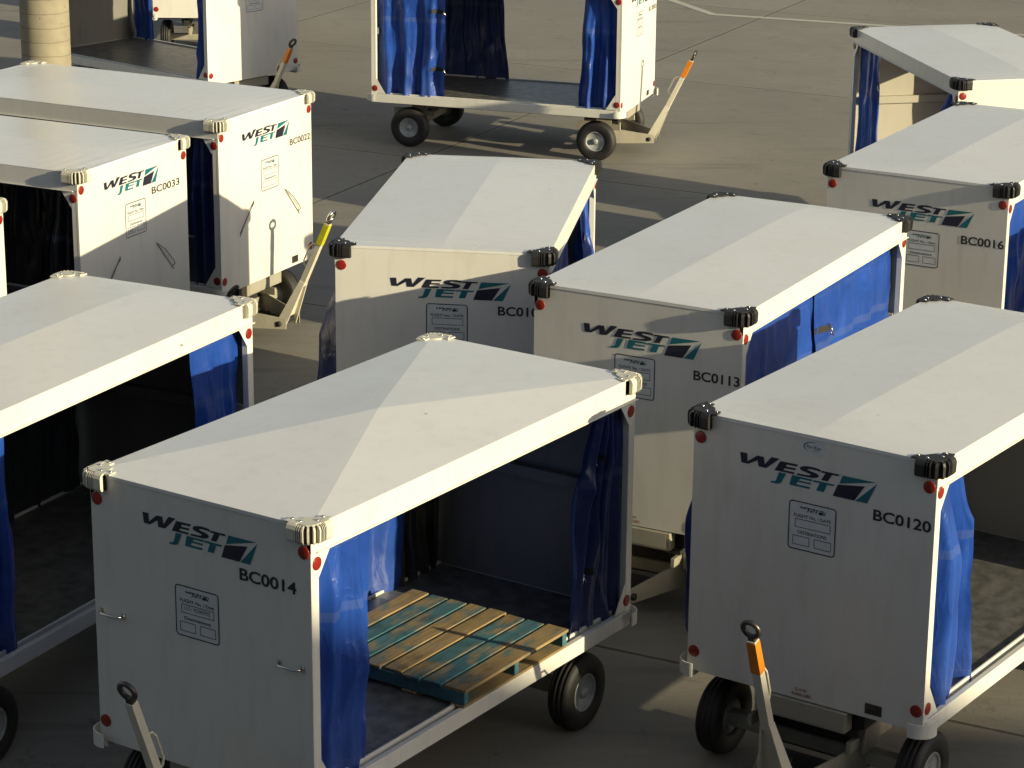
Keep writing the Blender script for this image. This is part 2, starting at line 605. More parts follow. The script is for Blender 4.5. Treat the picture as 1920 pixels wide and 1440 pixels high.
LOGO = [
    (0, [(-.442, .072), (-.396, .073), (-.392, .025), (-.33, .072), (-.286, .073), (-.278, .03), (-.236, .082), (-.183, .082), (-.268, .009), (-.319, .008), (-.325, .045), (-.386, .010), (-.432, .011)]),
    (0, [(-.177, .070), (-.063, .072), (-.07, .059), (-.135, .058), (-.141, .045), (-.075, .046), (-.081, .034), (-.148, .033), (-.155, .020), (-.082, .021), (-.087, .009), (-.214, .008)]),
    (0, [(.086, .067), (.07, .073), (.038, .076), (.001, .075), (-.031, .070), (-.047, .061), (-.051, .051), (-.042, .043), (-.015, .037), (.013, .033), (.020, .028), (.012, .023), (-.004, .021), (-.063, .020), (-.072, .009), (-.015, .009), (.033, .011), (.059, .017), (.073, .027), (.070, .037), (.049, .045), (.012, .050), (-.002, .055), (.002, .060), (.022, .062), (.070, .060), (.078, .056)]),
    (0, [(.091, .067), (.203, .067), (.196, .056), (.156, .056), (.130, .011), (.088, .011), (.114, .056), (.085, .056)]),
    (1, [(-.184, .001), (-.137, .002), (-.164, -.052), (-.175, -.064), (-.194, -.071), (-.238, -.071), (-.231, -.060), (-.216, -.059), (-.202, -.053)]),
    (1, [(-.099, .002), (.035, .002), (.030, -.010), (-.047, -.010), (-.053, -.021), (.027, -.021), (.021, -.031), (-.061, -.031), (-.069, -.047), (.023, -.047), (.017, -.059), (-.114, -.059)]),
    (1, [(.041, .001), (.174, .001), (.165, -.010), (.127, -.010), (.108, -.058), (.060, -.058), (.080, -.010), (.035, -.010)]),
    (1, [(.223, .066), (.432, .067), (.204, .014)]),
    (0, [(.195, .006), (.365, .031), (.303, -.067), (.166, -.067)]),
    (1, [(.440, .061), (.383, -.067), (.310, -.067)]),
]


def add_logo(mb, x, yc, zc, s=1.0, sw=1.0):
    for mi, pts in LOGO:
        mb.poly([(x, yc + a * s * sw, zc + b * s) for a, b in pts], mi)


def frame_line(mb, x, y0, y1, z0, z1, w, r=0.0, mi=0):
    """rounded rectangle outline"""
    def ring(o):
        pts = []
        rr = max(r - o, 0.0005)
        for cx, cz, a0 in ((y1 - o - rr, z1 - o - rr, 0), (y0 + o + rr, z1 - o - rr, 90), (y0 + o + rr, z0 + o + rr, 180), (y1 - o - rr, z0 + o + rr, 270)):
            for k in range(5):
                a = math.radians(a0 + k * 22.5)
                pts.append((x, cx + rr * math.cos(a), cz + rr * math.sin(a)))
        return pts
    A = [mb.bm.verts.new(p) for p in ring(0)]
    B = [mb.bm.verts.new(p) for p in ring(w)]
    n = len(A)
    for i in range(n):
        f = mb.bm.faces.new((A[i], A[(i + 1) % n], B[(i + 1) % n], B[i]))
        f.material_index = mi


# ------------------------------------------------------------------ cart parts
POST = 0.065


def bumper_mesh(L, Wd, H, sx, sy, pale):
    mb = MB()
    hx, hy = L / 2, Wd / 2
    zt, zb = H + 0.014, H - 0.088

    def plan(s, d):
        """point at path parameter s (metres from the corner, + along the end face) and offset d"""
        rc = 0.03
        arc = rc * PI / 2
        if s < -arc / 2:
            return (hx - rc + (s + arc / 2), hy + d)
        if s > arc / 2:
            return (hx + d, hy - rc - (s - arc / 2))
        a = PI / 2 - (s + arc / 2) / rc
        return (hx - rc + (rc + d) * math.cos(a), hy - rc + (rc + d) * math.sin(a))
    a = 0.115
    # solid core band, black in pale bumpers too: paints shade into the fin gaps
    n = 24
    outer = [plan(-a + 2 * a * i / n, 0.029) for i in range(n + 1)]
    inner = [plan(-a + 2 * a * i / n, -0.002) for i in range(n + 1)]
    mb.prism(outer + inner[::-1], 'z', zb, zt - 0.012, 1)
    prof = [(0.0, zb), (0.040, zb), (0.050, zb + 0.014), (0.052, zt - 0.028), (0.044, zt - 0.010), (0.030, zt - 0.001), (0.0, zt)]

    shell = [(0.028, zb), (0.040, zb), (0.050, zb + 0.014), (0.052, zt - 0.028), (0.044, zt - 0.010), (0.028, zt - 0.001)]

    def fin(s0, s1, pr=None):
        lo = [(*plan(s0, d), z) for d, z in pr or prof]
        hi = [(*plan(s1, d), z) for d, z in pr or prof]
        mb.hexa(lo, hi)
    fin(-a, -a + 0.05)
    fin(a - 0.05, a)
    k = 10 if pale else 8
    th = 0.0042 if pale else 0.0062
    s0, s1 = -a + 0.056, a - 0.056
    for i in range(k):
        s = s0 + (s1 - s0) * i / (k - 1)
        fin(s - th / 2, s + th / 2, shell)
    # top flange with a rounded cut out
    fl = [plan(-0.155 + 0.31 * i / 20, 0.020) for i in range(21)]
    cut = [(hx - 0.045, hy - 0.150), (hx - 0.045, hy - 0.11)]
    for i in range(7):
        t = i / 6 * PI / 2
        cut.append((hx - 0.045 - 0.065 * math.sin(t) * 0.9, hy - 0.11 + 0.065 * (1 - math.cos(t)) * 0.9 + 0.006))
    cut += [(hx - 0.15, hy - 0.045)]
    mb.prism(fl + cut, 'z', H + 0.004, H + 0.012)
    mb.mirror(sx, sy)
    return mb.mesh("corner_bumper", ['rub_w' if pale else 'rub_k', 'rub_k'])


BOLTS = ((-0.135, -0.022), (-0.075, -0.012), (-0.022, -0.135), (-0.012, -0.075))


def bolt_mesh():
    mb = MB()
    mb.lathe([(0.009, 0.0), (0.009, 0.003), (0.006, 0.007), (0.0, 0.008)], (0, 0, 0), 'z', 10)
    return mb.mesh("bolt", ['steel'])


def strap_mesh(L, Wd, zb, sx, sy):
    mb = MB()
    hx, hy = L / 2, Wd / 2
    pts_o, pts_i = [], []
    for i in range(15):
        t = -0.15 + 1.3 * i / 14
        a = PI / 2 * (1 - t)
        c = Vector((hx - 0.045, hy - 0.045))
        pts_o.append(tuple(c + 0.105 * Vector((math.cos(a), math.sin(a)))))
        pts_i.append(tuple(c + 0.097 * Vector((math.cos(a), math.sin(a)))))
    mb.prism(pts_o + pts_i[::-1], 'z', zb - 0.02, zb + 0.065)
    mb.mirror(sx, sy)
    return mb.mesh("bumper_band", ['trim'])


def roof_mesh(L, Wd, H, kind):
    mb = MB()
    hx, hy = L / 2, Wd / 2 + 0.004
    lip = 0.02
    if kind == 'hip':
        c = (0, 0, H + 0.075)
        ring = [(hx + .004, -hy, H), (hx + .004, hy, H), (-hx - .004, hy, H), (-hx - .004, -hy, H)]
        t = bmesh.new()
        cv = t.verts.new(c)
        rv = [t.verts.new(p) for p in ring]
        for i in range(4):
            t.faces.new((cv, rv[i], rv[(i + 1) % 4]))
        mb._merge(t)
    else:
        t = bmesh.new()
        nx = 24
        A = []
        for i in range(nx + 1):
            x = -hx - .004 + (2 * hx + .008) * i / nx
            rise = 0.004 + 0.026 * (1 - abs(2 * i / nx - 1) ** 5)
            A.append([t.verts.new((x, -hy, H)), t.verts.new((x, 0, H + rise)), t.verts.new((x, hy, H))])
        for i in range(nx):
            t.faces.new((A[i][0], A[i + 1][0], A[i + 1][1], A[i][1]))
            t.faces.new((A[i][1], A[i + 1][1], A[i + 1][2], A[i][2]))
        mb._merge(t)
    # folded lips at both ends
    zc = H + (0.0 if kind == 'hip' else 0.004)
    for s in (1, -1):
        x = s * (hx + .004)
        mb.prism([(-hy, H - lip), (hy, H - lip), (hy, H - .0005), (0, zc - .0005), (-hy, H - .0005)], 'x', x - s * .006, x)
    bmesh.ops.recalc_face_normals(mb.bm, faces=list(mb.bm.faces))
    # underside
    mb.box(-hx + .03, hx - .03, -hy + .03, hy - .03, H - .030, H - .022)
    return mb.mesh("roof", ['roof'])


def fascia_mesh(L, Wd, H, s):
    mb = MB()
    hx, hy = L / 2, Wd / 2
    mb.box(-hx, hx, hy - .028, hy + .002, H - .150, H - .002, .002)
    mb.box(-hx - .018, hx - .045, hy - .010, hy + .012, H - .158, H - .1505, .001)
    mb.mirror(1, s)
    return mb.mesh("fascia", ['trim'])


def post_mesh(L, Wd, H, zb, sx, sy):
    mb = MB()
    hx, hy = L / 2, Wd / 2
    mb.box(hx - POST, hx - .0025, hy - .045, hy - .001, zb - .04, H - .152, .002)
    mb.prism([(hx - POST - .001, H - .1595), (hx - POST - .100, H - .1595), (hx - POST - .001, H - .30)], 'y', hy - .006, hy - .002)
    mb.prism([(hx - POST - .001, zb + .070), (hx - POST - .12, zb + .070), (hx - POST - .001, zb + .26)], 'y', hy - .006, hy - .002)
    mb.mirror(sx, sy)
    return mb.mesh("corner_post", ['trim'])


def panel_mesh(L, Wd, H, zb, s):
    mb = MB()
    hx, hy = L / 2, Wd / 2
    mb.box(hx - .022, hx, -hy, hy, zb, H - .022, .002)
    # folded flanges and inner rub rail
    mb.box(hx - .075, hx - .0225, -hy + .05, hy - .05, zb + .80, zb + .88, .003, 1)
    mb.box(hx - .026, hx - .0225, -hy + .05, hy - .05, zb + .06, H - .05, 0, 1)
    mb.mirror(s, 1)
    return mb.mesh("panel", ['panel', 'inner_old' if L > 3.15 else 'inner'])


def deck_mesh(L, Wd, zb):
    mb = MB()
    hx, hy = L / 2, Wd / 2
    mb.box(-hx + .03, hx - .03, -hy + .085, hy - .085, zb + .030, zb + .055)
    for i in range(5):
        x = -hx + .25 + i * (L - .5) / 4
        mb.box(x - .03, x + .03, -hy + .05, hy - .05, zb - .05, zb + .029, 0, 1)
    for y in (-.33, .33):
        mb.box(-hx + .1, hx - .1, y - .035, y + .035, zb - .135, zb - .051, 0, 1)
    return mb.mesh("deck", ['floor', 'under'])


def rail_mesh(L, Wd, zb, s):
    mb = MB()
    hx, hy = L / 2, Wd / 2
    mb.box(-hx + .028, hx - .028, hy - .035, hy + .003, zb - .040, zb + .062, .003)
    mb.box(-hx + .028, hx - .028, hy - .082, hy - .066, zb - .010, zb + .072, .003)
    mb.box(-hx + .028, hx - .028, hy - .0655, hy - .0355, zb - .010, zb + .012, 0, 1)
    mb.mirror(1, s)
    return mb.mesh("side_rail", ['trim', 'under'])


def reflector_mesh(x, y, z, axis, s):
    mb = MB()
    r = .037
    prof = [(r, 0.0), (r, .004), (r * .88, .006), (0.0, .0065)]
    mb.lathe([(a, s * h) for a, h in prof], (x, y, z), axis, 22)
    return mb.mesh("reflector", ['refl'])


def wheel_meshes(sy):
    R_, w = .247, .075
    mb = MB()
    prof = [(.117, -w * .55), (.124, -w * .85), (.150, -w), (.205, -w * 1.02), (.230, -w * .88), (.241, -w * .66)]
    for g_ in (-.035, -.006, .006, .035):
        pass
    prof += [(.2445, -.040), (.2375, -.037), (.2375, -.031), (.2460, -.028), (.2465, -.004), (.2390, -.002), (.2390, .002), (.2465, .004), (.2460, .028), (.2375, .031), (.2375, .037), (.2445, .040)]
    prof += [(.241, w * .66), (.230, w * .88), (.205, w * 1.02), (.150, w), (.124, w * .85), (.117, w * .55), (.117, -w * .55)]
    t = MB()
    mb.lathe(prof, (0, 0, 0), 'y', 44)
    tyre = mb.mesh("wheel", ['tyre'])
    mb = MB()
    o = sy
    mb.lathe([(.119, o * .046), (.123, o * .062), (.116, o * .064), (.109, o * .050), (.103, o * .022), (.065, o * .016), (.058, o * .030), (.0, o * .030)], (0, 0, 0), 'y', 36)
    mb.lathe([(.116, -o * .05), (.09, -o * .02), (0, -o * .02)], (0, 0, 0), 'y', 24)
    mb.lathe([(.036, o * .0305), (.036, o * .062), (.028, o * .070), (0, o * .071)], (0, 0, 0), 'y', 18)
    for k in range(5):
        a = 2 * PI * k / 5 + .3
        mb.lathe([(.011, o * .016), (.011, o * .036), (.0, o * .038)], (.074 * math.cos(a), 0, .074 * math.sin(a)), 'y', 6, 1, smooth=False)
    for k in range(5):
        a = 2 * PI * k / 5 + .93
        mb.lathe([(.014, o * .0215), (.014, o * .0225), (0, o * .0226)], (.086 * math.cos(a), 0, .086 * math.sin(a)), 'y', 12, 1, smooth=False)
    rim = mb.mesh("rim", ['rim', 'dsteel'])
    return tyre, rim


def axle_mesh(x, zb, front):
    mb = MB()
    mb.box(x - .045, x + .045, -.62, .62, .20, .29, .006)
    for y in (-.33, .33):
        mb.box(x - .10, x + .10, y - .012, y + .012, .29, zb - .136, .003)
        mb.box(x - .32, x - .10, y - .05, y - .02, .30, .42, .003)
        mb.box(x - .10, x + .22, y - .05, y - .02, .33, .40, .003)
    return mb.mesh("axle", ['chassis'])


def steering_mesh(zb):
    mb = MB()
    mb.box(1.02, 1.46, -.34, .34, zb - .19, zb - .137, .004, 1)
    mb.box(1.465, 1.560, -.30, .30, zb - .135, zb - .006, .006)
    mb.box(1.561, 1.5625, -.27, .27, zb - .118, zb - .022, 0, 2)
    for s in (-1, 1):
        lo = [(1.30, s * .33, .15), (1.30, s * .33, .35), (1.86, s * .125, .25), (1.86, s * .125, .15)]
        hi = [(1.30, s * .320, .15), (1.30, s * .320, .35), (1.86, s * .115, .25), (1.86, s * .115, .15)]
        mb.hexa(lo, hi)
    mb.hexa([(1.32, -.315, .152), (1.32, .315, .152), (1.60, .215, .152), (1.60, -.215, .152)],
            [(1.32, -.315, .160), (1.32, .315, .160), (1.60, .215, .160), (1.60, -.215, .160)], 1)
    mb.box(1.28, 1.296, -.34, .34, .18, .36, .003, 1)
    mb.box(1.20, 1.279, -.06, .06, .20, .40, .004, 1)
    mb.tube([(1.80, -.165, .20), (1.80, .165, .20)], .026, 12, 1)
    mb.tube([(1.60, -.02, .26), (1.68, -.01, .21), (1.78, 0, .20)], .014, 8, 1)
    return mb.mesh("steering_frame", ['chassis', 'under', 'box'])


def tow_bar(root, cfg):
    rx, rz = cfg.get('ring', (2.29, 1.25))
    P0 = Vector((1.80, 0, .20))
    d = Vector((rx, 0, rz)) - P0
    ln = d.length
    d.normalize()
    nb = Vector((-d.z, 0, d.x))            # towards the cart
    y = Vector((0, 1, 0))

    def pt(t, a, b):
        return tuple(P0 + d * t + nb * a + y * b)

    def slab(mb, t0, t1, a0, a1, b0, b1, mi=0):
        lo = [pt(t0, -a0, -b0), pt(t0, a0, -b0), pt(t0, a0, b0), pt(t0, -a0, b0)]
        hi = [pt(t1, -a1, -b1), pt(t1, a1, -b1), pt(t1, a1, b1), pt(t1, -a1, b1)]
        mb.hexa(lo, hi, mi)
    mb = MB()
    slab(mb, .40, ln - .075, .027, .024, .030, .026)
    # flared fork: two cheeks and a web
    for s in (-1, 1):
        lo = [pt(-.03, -.05, s * .108), pt(-.03, .05, s * .108), pt(-.03, .05, s * .094), pt(-.03, -.05, s * .094)]
        hi = [pt(.44, -.0265, s * .034), pt(.44, .0265, s * .034), pt(.44, .0265, s * .020), pt(.44, -.0265, s * .020)]
        mb.hexa(lo, hi)
    lo = [pt(.05, -.006, -.090), pt(.05, .006, -.090), pt(.05, .006, .090), pt(.05, -.006, .090)]
    hi = [pt(.42, -.006, -.02), pt(.42, .006, -.02), pt(.42, .006, .02), pt(.42, -.006, .02)]
    mb.hexa(lo, hi)
    slab(mb, ln - .085, ln - .045, .018, .014, .022, .020, 1)
    mb.tube([pt(0, 0, -.16), pt(0, 0, .16)], .020, 12, 1)
    bar = part("tow_bar", mb.mesh("tow_bar", ['bar', 'dsteel']), root)
    mb = MB()
    mb.torus(pt(ln, 0, 0), d, y, .050, .0155)
    part("tow_ring", mb.mesh("tow_ring", ['dsteel' if cfg.get('dark_ring', True) else 'steel']), bar)
    mb = MB()
    t0, t1 = ln * .50, ln * .72
    ctl = [(t0, .02), (t0 + .012, .062), (t0 + .045, .082), (t1 - .055, .082), (t1 - .015, .064), (t1, .02)]
    mb.tube([pt(t, a, 0.0) for t, a in ctl], .0075, 8)
    part("hand_loop", mb.mesh("hand_loop", ['bar']), bar)
    sl = cfg.get('sleeve')
    if sl:
        mb = MB()
        slab(mb, ln - .305, ln - .085, .0285, .0265, .0315, .0290)
        part("grip_sleeve", mb.mesh("grip_sleeve", [sl]), bar)


def curtain(root, C, sy, ex, cfg):
    """a vinyl side curtain hanging inside the fascia, bunched at one end (or drawn across)"""
    L, Wd, H, zb = C
    hx, hy = L / 2, Wd / 2
    wt, wm, wb = cfg['w']
    folds = cfg.get('folds', 4)
    amp = cfg.get('amp', .045)
    seed = cfg.get('seed', 1)
    out = cfg.get('out', 0.0)
    rng = random.Random(seed)
    ph = [rng.uniform(0, 6.28) for _ in range(6)]
    ztop, zbot = H - .06, zb + cfg.get('hem', .045)
    lean = cfg.get('lean', 0.0)
    nu, nv = (90, 54) if wt > 1.5 else (64, 54)
    rows = []
    for j in range(nv + 1):
        v = j / nv
        if v < .5:
            k = v / .5
            w = wt + (wm - wt) * k * k * (3 - 2 * k)
        else:
            k = (v - .5) / .5
            w = wm + (wb - wm) * k * k * (3 - 2 * k)
        row = []
        for i in range(nu + 1):
            u = i / nu
            q = u + .018 * math.sin(5 * v + ph[0] + 7 * u) + .03 * (v - .5) * math.sin(9 * u + ph[1])
            f = math.sin(2 * PI * folds * q + ph[2] + .6 * math.sin(2.6 * v + ph[3]))
            f2 = math.sin(2 * PI * folds * 2.3 * q + ph[4] - 1.2 * v)
            f = math.copysign(abs(f) ** .75, f)
            a = amp * (.25 + .75 * min(1, v * 2.6)) * (.8 + .35 * math.sin(3 * v + ph[5]))
            y = a * (f * .85 + .25 * f2)
            nz = noise.noise(Vector((u * w * 5.0, v * 6.0, seed * 7.3)))
            nz2 = noise.noise(Vector((u * w * 13.0, v * 11.0 + 3.0, seed * 3.1)))
            rid = 1 - abs(noise.noise(Vector((u * w * 3.4 + v * .9, v * 1.5, seed * 5.7))))
            y += .016 * nz * min(1, v * 4) + .005 * nz2 + .030 * (rid ** 5 - .4) * min(1, v * 3)
            y += cfg.get('flare', 0.0) * v ** 1.4 * (1 - .4 * abs(2 * u - 1))
            y -= .055 + amp * .55
            y += out * math.sin(PI * min(1, v * 1.12)) ** 1.5 * (.4 + .6 * (1 - abs(2 * u - 1)))
            of = cfg.get('outf', 0.0)
            if of:
                y += of * min(1, max(0, (v - .05) / .42)) * (1 if v < .9 else (1 - v) / .1) * math.exp(-((u * w - cfg['outc']) / .17) ** 2)
            hem = .030 * noise.noise(Vector((u * folds * 1.3, seed * 2.2, .4))) + cfg.get('jag', .0) * (abs(2 * u - 1) - .35)
            z = ztop + (zbot + hem - ztop) * v
            x = hx - POST - .004 - u * w - lean * v * v
            x -= .012 * nz * v
            if u * w < .02:
                y = min(y, -.03)
            y = min(y, (.0 if (v > .93 or z > H - .17) else .12) - .012) if (z > H - .17) else y
            if z > H - .17:
                y = min(y, -.036)
            if u < .10 and v > .80 and not of:
                y = min(y, -.010)
            row.append((ex * x, sy * (hy + y), z))
        rows.append(row)
    mb = MB()
    mb.grid(rows)
    o = part("curtain", mb.mesh("curtain", [cfg.get('mat', 'blue')]), root)
    for z, wd in cfg.get('straps', []):
        v = (ztop - z) / (ztop - zbot)
        j = min(nv, max(0, int(v * nv)))
        i0 = int(nu * cfg.get('strap_at', .80))
        i1 = min(nu, i0 + max(4, int(nu * .20)))
        mb = MB()
        lo, hi = [], []
        for i in range(i0, i1 + 1):
            p = rows[j][i]
            lo.append((p[0], p[1] + sy * .006, p[2] - wd / 2))
            hi.append((p[0], p[1] + sy * .006, p[2] + wd / 2))
        mb.grid([lo, hi], 0, False)
        p = rows[j][i1]
        s = sy
        mb.tube([(p[0], p[1] + s * .012, z + .02), (p[0] - ex * .012, p[1] + s * .016, z - .02), (p[0] - ex * .03, p[1] + s * .016, z - .05)], .006, 6, 1)
        mb.tube([(p[0] - ex * .002, p[1] + s * .016, z - .005), (p[0] + ex * .02, p[1] + s * .016, z - .035)], .005, 6, 1)
        part("tie_strap", mb.mesh("tie_strap", ['strap', 'steel']), o)
    return o


OLD = (3.2168, 1.60, 2.195, .597)
OLDN = (3.2168, 1.5236, 2.195, .597)
NEW = (3.0819, 1.5614, 2.235, .611)


def cart(name, pos, dims, label, pale, cfg):
    L, Wd, H, zb = dims
    root = empty("baggage_cart", (pos[0], pos[1], 0), pos[2])
    tag(root, label, "baggage cart", "baggage carts parked on the concrete apron")
    hx, hy = L / 2, Wd / 2
    key = (round(L, 3), round(Wd, 3))
    roof = part("roof", cached(('roof', key, cfg.get('roof', 'ridge')), lambda: roof_mesh(L, Wd, H, cfg.get('roof', 'ridge'))), root)
    for s in (1, -1):
        part("fascia", cached(('fas', key, s), lambda: fascia_mesh(L, Wd, H, s)), roof)
    front = part("front_panel", cached(('pan', key, 1), lambda: panel_mesh(L, Wd, H, zb, 1)), root)
    back = part("back_panel", cached(('pan', key, -1), lambda: panel_mesh(L, Wd, H, zb, -1)), root)
    part("deck", cached(('deck', key), lambda: deck_mesh(L, Wd, zb)), root)
    for s in (1, -1):
        part("side_rail", cached(('rail', key, s), lambda: rail_mesh(L, Wd, zb, s)), root)
    for sx in (1, -1):
        for sy in (1, -1):
            p = part("corner_post", cached(('post', key, sx, sy), lambda: post_mesh(L, Wd, H, zb, sx, sy)), root)
            for z in (H - .165 + (-.03 if pale else .0), zb + .135):
                part("reflector", cached(('rfs', key, sx, sy, z), lambda: reflector_mesh(sx * (hx - .048), sy * (hy - .001), z - (.02 if z > 1 else 0), 'y', sy)), p)
            b = part("corner_bumper", cached(('bump', key, sx, sy, pale), lambda: bumper_mesh(L, Wd, H, sx, sy, pale)), root)
            for dx, dy in BOLTS:
                part("bolt", cached('bolt', bolt_mesh), b, (sx * (hx + dx), sy * (hy + dy), H + .012))
            part("bumper_band", cached(('band', key, sx, sy), lambda: strap_mesh(L, Wd, zb, sx, sy)), root)
    for pan, s in ((front, 1), (back, -1)):
        for y in (-.733 * Wd / 1.56, .733 * Wd / 1.56):
            for z in (H - .15, zb + .125):
                part("reflector", cached(('rfe', key, s, y, z), lambda: reflector_mesh(s * hx, y, z, 'x', s)), pan)
    tyres = {s: cached(('wheel', s), lambda: wheel_meshes(s)) for s in (1, -1)}
    for x in (1.274, -1.144):
        for s in (1, -1):
            w = part("wheel", tyres[s][0], root, (x, s * .665, .2465))
            w.rotation_euler = (0, random.Random(x * 31 + s * 7 + pos[0]).uniform(0, 6), 0)
            part("rim", tyres[s][1], w)
        part("axle", cached(('axle', key, x), lambda: axle_mesh(x, zb, x > 0)), root)
    part("steering_frame", cached(('steer', key), lambda: steering_mesh(zb)), root)
    tow_bar(root, cfg)
    # ---- lettering on the front panel
    fx = hx + .0022
    lx = cfg.get('logo')
    if lx:
        mb = MB()
        add_logo(mb, fx, lx[0], lx[1], 1.0, lx[2] if len(lx) > 2 else 1.0)
        part("logo", mb.mesh("logo", ['navy', 'teal']), front)
    num = cfg.get('num')
    if num:
        mb = MB()
        add_text(mb, num[0], fx, num[1], num[2], num[3] - num[1], num[4], 0, num[5])
        part("fleet_number", mb.mesh("fleet_number", ['ink']), front)
    pl = cfg.get('placard')
    if pl:
        y0, z1, caps = pl[0], pl[1], pl[2]
        y1, z0 = y0 + .305, z1 - .295
        mb = MB()
        frame_line(mb, fx, y0, y1, z0, z1, .0065, .022, 0)
        c = (y0 + y1) / 2
        add_logo(mb, fx, c + .005, z1 - .042, .19)
        add_text(mb, "FLIGHT No. / DATE" if caps else "FLIGHT No. / Date", fx, y0 + .034, z1 - .096, .238, .020, 0, .01)
        frame_line(mb, fx, y0 + .042, y1 - .034, z1 - .158, z1 - .106, .0036, .004, 0)
        add_text(mb, "DESTINATIONS" if caps else "Destinations", fx, y0 + .062, z1 - .196, .186, .020, 0, .01)
        frame_line(mb, fx, y0 + .030, y0 + .140, z0 + .030, z0 + .086, .0036, .004, 0)
        frame_line(mb, fx, y0 + .170, y0 + .280, z0 + .030, z0 + .086, .0036, .004, 0)
        if cfg.get('scrawl'):
            add_text(mb, "117 / YOW/YYJ", fx + .0002, y0 + .066, z1 - .147, .175, .030, 0, .004)
        if cfg.get('scrawl2'):
            add_text(mb, "1431", fx + .0002, y0 + .042, z0 + .040, .075, .032, 0, .004)
        part("flight_placard", mb.mesh("flight_placard", ['ink', 'teal']), front)
        mb = MB()
        mb.poly([(fx - .0011, y0 + .003, z0 + .003), (fx - .0011, y1 - .003, z0 + .003), (fx - .0011, y1 - .003, z1 - .003), (fx - .0011, y0 + .003, z1 - .003)])
        part("placard_sheet", mb.mesh("placard_sheet", ['plate']), front)
    if cfg.get('handles'):
        for y in (-.63, .62):
            mb = MB()
            z = 1.388
            mb.tube([(hx + .002, y - .075, z), (hx + .034, y - .068, z), (hx + .042, y - .05, z), (hx + .042, y + .05, z), (hx + .034, y + .068, z), (hx + .002, y + .075, z)], .0075, 8)
            for e in (-.078, .078):
                mb.box(hx + .0005, hx + .006, y + e - .012, y + e + .012, z - .02, z + .02, .001)
            part("grab_handle", mb.mesh("grab_handle", ['steel']), front)
    if cfg.get('hooks'):
        for s in (1, -1):
            mb = MB()
            y0, z0, y1, z1 = s * .27 + .03, 1.37, s * .52 + .03, 1.11
            mb.tube([(hx + .001, y0, z0), (hx + .016, y0 + s * .02, z0 - .02), (hx + .022, y0 + s * .10, z0 - .075), (hx + .022, y1 - s * .02, z1 + .055), (hx + .018, y1, z1 + .02), (hx + .001, y1 - s * .015, z1)], .0036, 6)
            mb.tube([(hx + .006, y0 + s * .01, z0 - .015), (hx + .007, y1, z1 - .025)], .0028, 6)
            part("latch_hook", mb.mesh("latch_hook", ['dsteel']), front)
    mb = MB()
    mb.box(hx + .0005, hx + .003, .412, .520, zb + .028, zb + .094, .0005)
    mb.box(hx + .0031, hx + .0042, .424, .508, zb + .038, zb + .062, 0, 1)
    part("maker_plate", mb.mesh("maker_plate", ['dsteel', 'plate' if cfg.get('lightplate') else 'under']), front)
    if cfg.get('red'):
        mb = MB()
        add_text(mb, "G.V.W.", fx, -.045, zb + .052, .085, .020, 0, .012)
        add_text(mb, "4,000 LBS.", fx, -.068, zb + .020, .135, .022, 0, .012)
        part("weight_marking", mb.mesh("weight_marking", ['red']), front)
    if cfg.get('sticker'):
        mb = MB()
        mb.poly([(fx - .001, -.078, 2.118), (fx - .001, .075, 2.118), (fx - .001, .075, 2.205), (fx - .001, -.078, 2.205)], 0)
        A, B = [], []
        for i in range(17):
            a = math.radians(75 + i * 165 / 16)
            th = .006 * math.sin(PI * (i + 1.2) / 18.5) + .0008
            A.append(mb.bm.verts.new((fx, .004 + .062 * math.cos(a), 2.168 + .030 * math.sin(a))))
            B.append(mb.bm.verts.new((fx, .004 + (.062 - th) * math.cos(a), 2.168 + (.030 - th * .8) * math.sin(a))))
        for i in range(16):
            f = mb.bm.faces.new((A[i], A[i + 1], B[i + 1], B[i]))
            f.material_index = 1
        add_text(mb, "Par-Kan", fx, -.038, 2.158, .090, .022, 2, .01)
        add_text(mb, "COMPANY", fx, -.010, 2.146, .050, .006, 2, 0)
        part("maker_sticker", mb.mesh("maker_sticker", ['plate', 'navy', 'teal']), front)
    for k, (sy, ex) in (('rf', (1, 1)), ('rb', (1, -1)), ('lf', (-1, 1)), ('lb', (-1, -1))):
        cc = cfg.get(k, 'std')
        if cc is None:
            continue
        if cc == 'std':
            cc = dict(w=(.42, .46, .44), seed=hash((k, round(pos[0], 2))) % 97)
        curtain(root, dims, sy, ex, cc)
    return root


S2 = [(1.72, .05), (1.0, .05)]


def drawn(seed, **k):
    return dict(dict(w=(1.62, 1.62, 1.62), folds=4.5, amp=.022, seed=seed), **k)



cart('A', (-.7689, 14.2258, -2.1590), OLDN, "white baggage cart numbered BC0014 in the foreground, wooden pallet on its deck", True, dict(
    roof='hip', logo=(.012, 1.965, .9), num=("BC0014", .283, 1.797, .664, .069, .020), placard=(-.172, 1.674, False), scrawl=True, handles=True, ring=(2.20, 1.30),
    rf=dict(w=(.52, .54, .46), folds=2.5, amp=.03, seed=3, hem=.02), rb=dict(w=(.24, .46, .56), folds=4, amp=.045, seed=8, mat='navyv', straps=S2, strap_at=.55),  # rear bunch: shade painted in as navy
    lf=dict(w=(2.76, 2.74, 2.70), folds=7, amp=.03, seed=5, straps=[(1.30, .06)], strap_at=.79), lb=dict(w=(.48, .50, .50), seed=6, mat='blackv')))  # short rear-left curtain is black to paint the shadow falling there
cart('B', (1.566, 18.1303, -2.0656), NEW, "white baggage cart numbered BC0113, black bumpers, blue curtain drawn fully along its side", False, dict(
    logo=(.045, 1.934), num=("BC0113", .432, 1.727, .768, .069, .020), placard=(-.158, 1.827, True), red=True, lightplate=True, ring=(2.20, 1.25),
    rf=drawn(11, straps=[(1.70, .05)], strap_at=.80), rb=drawn(12, amp=.03), lf=drawn(13), lb=drawn(14)))
